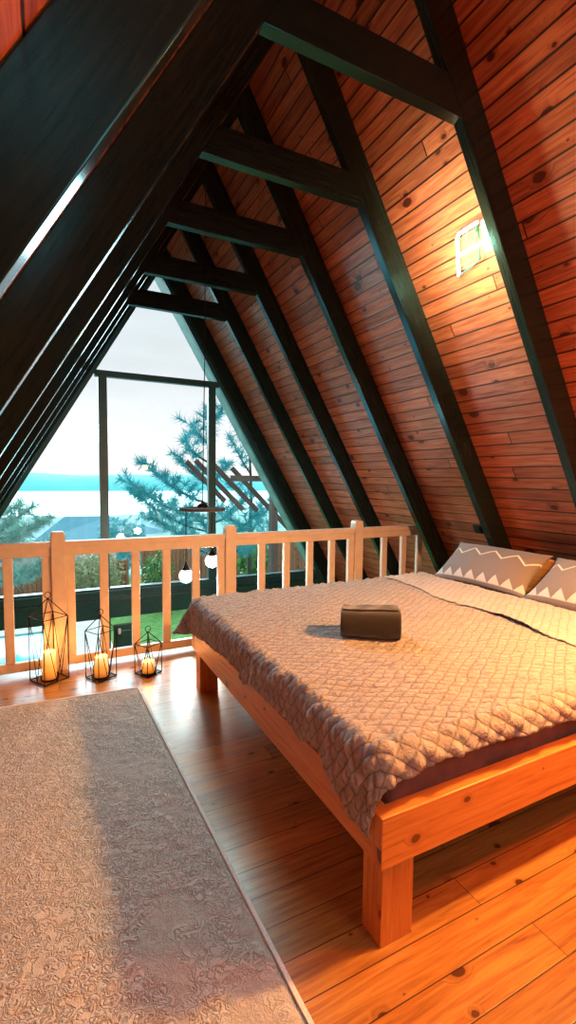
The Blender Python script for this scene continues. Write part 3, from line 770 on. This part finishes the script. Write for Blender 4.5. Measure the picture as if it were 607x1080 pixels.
# ------------------------------------------------------------------ plants
def tuft(mb, c, d, n, L, w, spread=.9):
    d = Vector(d).normalized()
    for _ in range(n):
        v = Vector((random.gauss(0, 1), random.gauss(0, 1), random.gauss(0, 1))).normalized()
        v = (d*.75+v*spread).normalized(); a = v.cross(Vector((random.random()-.5, random.random()-.5, random.random()-.5))).normalized()*w/2
        b = c-d*random.random()*L*.9; l = L*random.uniform(.6, 1.1)
        mb.face([b-a, b+a, b+v*l], [(0, 0)]*3)
def pine(name, base, top, branches, label, mat, L=.24, w=.020, nt=90):
    t = thing(name, base, label, 'tree')
    base, top = Vector(base), Vector(top)
    wd = MB(); nd = MB(); N = 10
    tr = [base.lerp(top, k/N)+Vector((.04*math.sin(k*1.3), .03*math.cos(k), 0)) for k in range(N+1)]
    wd.tube(tr, [.075*(1-k/N)+.012 for k in range(N+1)], 7)
    tuft(nd, top, (0, 0, 1), nt, L, w)
    for z, dx, dy, dz in branches:
        f = (z-base.z)/(top.z-base.z); s0 = base.lerp(top, f); tip = s0+Vector((dx, dy, dz)); n = max(3, int(Vector((dx, dy, dz)).length/.16))
        path = [s0.lerp(tip, k/n)+Vector((0, 0, -.10*math.sin(PI*k/n)*abs(dx))) for k in range(n+1)]
        wd.tube(path, [.022*(1-k/n)+.006 for k in range(n+1)], 5)
        for k in range(1, n+1):
            if k/n < .3: continue
            tuft(nd, path[k], path[k]-path[k-1], nt//2 if k < n else nt, L, w)
            for q in range(2):
                sd = Vector((random.uniform(-.5, .5), random.uniform(-.5, .5), random.uniform(.0, .45)))*(.75); e_ = path[k]+sd*.7
                wd.tube([path[k], e_], [.006, .003], 4); tuft(nd, e_, sd, nt//2, L, w)
    wd.build('trunk', M['bark'], t, merge=False); nd.build('needles', mat, t, merge=False)
random.seed(11)
pine('pine_tree', (3.35, 9.9, -2.7), (3.05, 9.9, 3.0), [
    (.6, -1.7, -.1, .75), (.9, -1.35, .2, .85), (.3, -1.6, .1, .85), (1.3, -.7, 0, .6), (1.8, -.6, -.1, .45), (2.2, -.35, .1, .4), (2.6, .3, 0, .3),
    (.0, -1.3, .3, .7), (.5, .8, .2, .5), (.1, 1.1, .1, .6), (-.2, -.8, 0, .5), (-.2, 1.5, .2, .5), (1.4, .5, .3, .4), (.2, -.4, -.2, .5)],
    'blue green pine with long needles behind the chandelier', M['needle'])
pine('pine_tree', (4.75, 11.6, -2.7), (4.75, 11.6, 3.4), [
    (1.6, -.55, 0, .9), (1.9, .55, 0, .7), (.9, -.6, .2, .5), (.4, .7, 0, .4), (.2, -.9, 0, .5), (2.3, .4, 0, .4), (2.4, -.4, 0, .35), (0, .2, -.2, .5)],
    'thin sparse pine standing behind the slanting timber beams', M['needle'], nt=60)
random.seed(5)
pine('pine_tree', (-1.5, 15.4, -2.7), (-1.4, 15.4, .9), [
    (z, dx, dy, dz) for z, dx, dy, dz in ((-.9, 1.5, 0, .5), (-.6, 1.2, .2, .7), (-.3, 1.5, -.1, .6), (0, 1.0, 0, .6), (.3, .7, 0, .4), (-1.3, 1.7, .1, .5), (-1.6, 1.5, -.2, .5), (-.7, .8, -.5, .7), (-.2, .6, -.4, .5), (-1.0, .9, -.6, .6), (-.5, -.9, 0, .6), (0, -.7, 0, .4), (-1.1, -1.1, 0, .5), (-1.5, .8, -.6, .3))],
    'grey green bushy pine at the left edge of the window', M['needle2'], L=.36, w=.022, nt=60)
def shrub(c, rx, ry, rz, n, mat, label, size=.12, cat='shrub'):
    t = thing('shrub', (c[0], c[1], -2.7), label, cat); mb = MB(); st = MB()
    c = Vector(c)
    for k in range(9):
        a = k*.7; st.tube([Vector((c.x, c.y, -2.69)), c+Vector((math.cos(a)*rx*.6, math.sin(a)*ry*.6, rz*.5))], [.02, .006], 5)
    for _ in range(n):
        v = Vector((random.gauss(0, 1), random.gauss(0, 1), random.gauss(0, 1))).normalized()*random.uniform(.45, 1)
        p = c+Vector((v.x*rx, v.y*ry, v.z*rz)); d = Vector((random.gauss(0, 1), random.gauss(0, 1), random.gauss(0, 1))).normalized(); e_ = d.orthogonal().normalized()*size*.3
        mb.face([p, p+d*size*.5+e_, p+d*size, p+d*size*.5-e_], [(0, 0)]*4)
    st.build('stems', M['bark'], t, merge=False); mb.build('foliage', mat, t, merge=False)
shrub((1.35, 16.6, -1.75), .95, .5, .75, 1500, M['leaf2'], 'pale dry shrub behind the middle lantern, beyond the pool')
shrub((3.1, 15.4, -1.6), .5, .5, .8, 700, M['leaf'], 'green shrub beside the fence seen left of the globe bulbs')
shrub((5.4, 12.8, -.95), .55, .5, .6, 500, M['leaf'], 'leafy green climber in front of the fence, right of the chandelier', size=.2)
shrub((2.95, 22, -1.6), 1.2, .6, 1.3, 900, M['needle'], 'dark teal tree beside the sea, left of the chandelier', size=.3, cat='tree')

# ------------------------------------------------------------------ light
def point(name, loc, e, col, size):
    ld = bpy.data.lights.new(name, 'POINT'); ld.energy = e; ld.color = col; ld.shadow_soft_size = size
    lo = bpy.data.objects.new(name, ld); C.objects.link(lo); lo.location = loc
ld = bpy.data.lights.new('warm_lamp', 'SPOT'); ld.energy = 330; ld.color = (1, .46, .12); ld.shadow_soft_size = .07; ld.spot_size = math.radians(168); ld.spot_blend = .7
lo = bpy.data.objects.new('warm_lamp', ld); C.objects.link(lo); lo.location = (2.40, .86, 1.92); lo.rotation_euler = Vector((-.45, .25, -1)).to_track_quat('-Z', 'Y').to_euler()
point('red_fill', (2.35, .45, 1.75), 95, (1, .17, .03), .08)  # unseen red fill, added to redden the right roof boards and nearest trusses
point('room_fill', (1.6, -1.2, 2.8), 62, (.82, 1, .93), .4)  # unseen neutral fill behind the camera, added to lift the whole room
ld = bpy.data.lights.new('loft_fill', 'SPOT'); ld.energy = 110; ld.color = (.52, .94, 1); ld.shadow_soft_size = .35; ld.spot_size = math.radians(130); ld.spot_blend = .8  # added cool fill without a fixture, brightens quilt top and collar undersides
lo = bpy.data.objects.new('loft_fill', ld); C.objects.link(lo); lo.location = (1.38, 4.3, 2.75); lo.rotation_euler = Vector((.12, -.85, -.6)).to_track_quat('-Z', 'Y').to_euler()
sd = bpy.data.lights.new('overcast_daylight', 'SUN'); sd.energy = 9; sd.color = (.62, .93, 1); sd.angle = math.radians(60)
so_ = bpy.data.objects.new('overcast_daylight', sd); C.objects.link(so_)
dv = Vector((.14, -1, -.68)).normalized(); so_.rotation_euler = dv.to_track_quat('-Z', 'Y').to_euler(); so_.location = (0, 12, 8)

wld = bpy.data.worlds.new('overcast'); bpy.context.scene.world = wld; wld.use_nodes = True
nt = wld.node_tree; nt.nodes.clear(); out = nt.nodes.new('ShaderNodeOutputWorld'); bg = nt.nodes.new('ShaderNodeBackground')
tc = nt.nodes.new('ShaderNodeTexCoord'); sx = nt.nodes.new('ShaderNodeSeparateXYZ'); rp = nt.nodes.new('ShaderNodeValToRGB'); nz = nt.nodes.new('ShaderNodeTexNoise')
mp = nt.nodes.new('ShaderNodeMapping'); mp.inputs['Scale'].default_value = (2, 2, 9); nt.links.new(tc.outputs['Generated'], mp.inputs[0]); nt.links.new(mp.outputs[0], nz.inputs['Vector'])
nz.inputs['Scale'].default_value = 1.6; nz.inputs['Detail'].default_value = 4
nt.links.new(tc.outputs['Generated'], sx.inputs[0]); nt.links.new(sx.outputs[2], rp.inputs[0])
e = rp.color_ramp.elements; e[0].position = 0; e[0].color = hexc('f0e8e4'); e[1].position = .5; e[1].color = hexc('b9c4c8')
q = e.new(.07); q.color = hexc('dfdfe2'); q = e.new(.22); q.color = hexc('c8cccf')
mx = nt.nodes.new('ShaderNodeMix'); mx.data_type = 'RGBA'; mx.blend_type = 'MULTIPLY'; mx.inputs[0].default_value = 1
mr = nt.nodes.new('ShaderNodeMapRange'); mr.inputs[1].default_value = .3; mr.inputs[2].default_value = .7; mr.inputs[3].default_value = .93; mr.inputs[4].default_value = 1.06
nt.links.new(nz.outputs['Fac'], mr.inputs[0]); nt.links.new(rp.outputs[0], mx.inputs[6]); nt.links.new(mr.outputs[0], mx.inputs[7])
nt.links.new(mx.outputs[2], bg.inputs[0]); bg.inputs[1].default_value = 1.45; nt.links.new(bg.outputs[0], out.inputs[0])

# ------------------------------------------------------------------ camera
cd = bpy.data.cameras.new('camera'); cam = bpy.data.objects.new('camera', cd); C.objects.link(cam)
Fv = Vector((.4499039, .89022004, -.0713776)); Rv = Vector((.89279036, -.45034543, .01069431)); Uv = Vector((.02262429, .06853665, .99739203))
m = Matrix((Rv, Uv, -Fv)).transposed().to_4x4(); m.translation = Vector((0, 0, 1.5)); cam.matrix_world = m
cd.sensor_fit = 'HORIZONTAL'; cd.sensor_width = 36; cd.lens = 36*501.4/607; cd.clip_start = .05; cd.clip_end = 6000
sc = bpy.context.scene; sc.camera = cam
sc.view_settings.view_transform = 'Standard'; sc.view_settings.look = 'None'; sc.view_settings.exposure = .12; sc.view_settings.gamma = 1
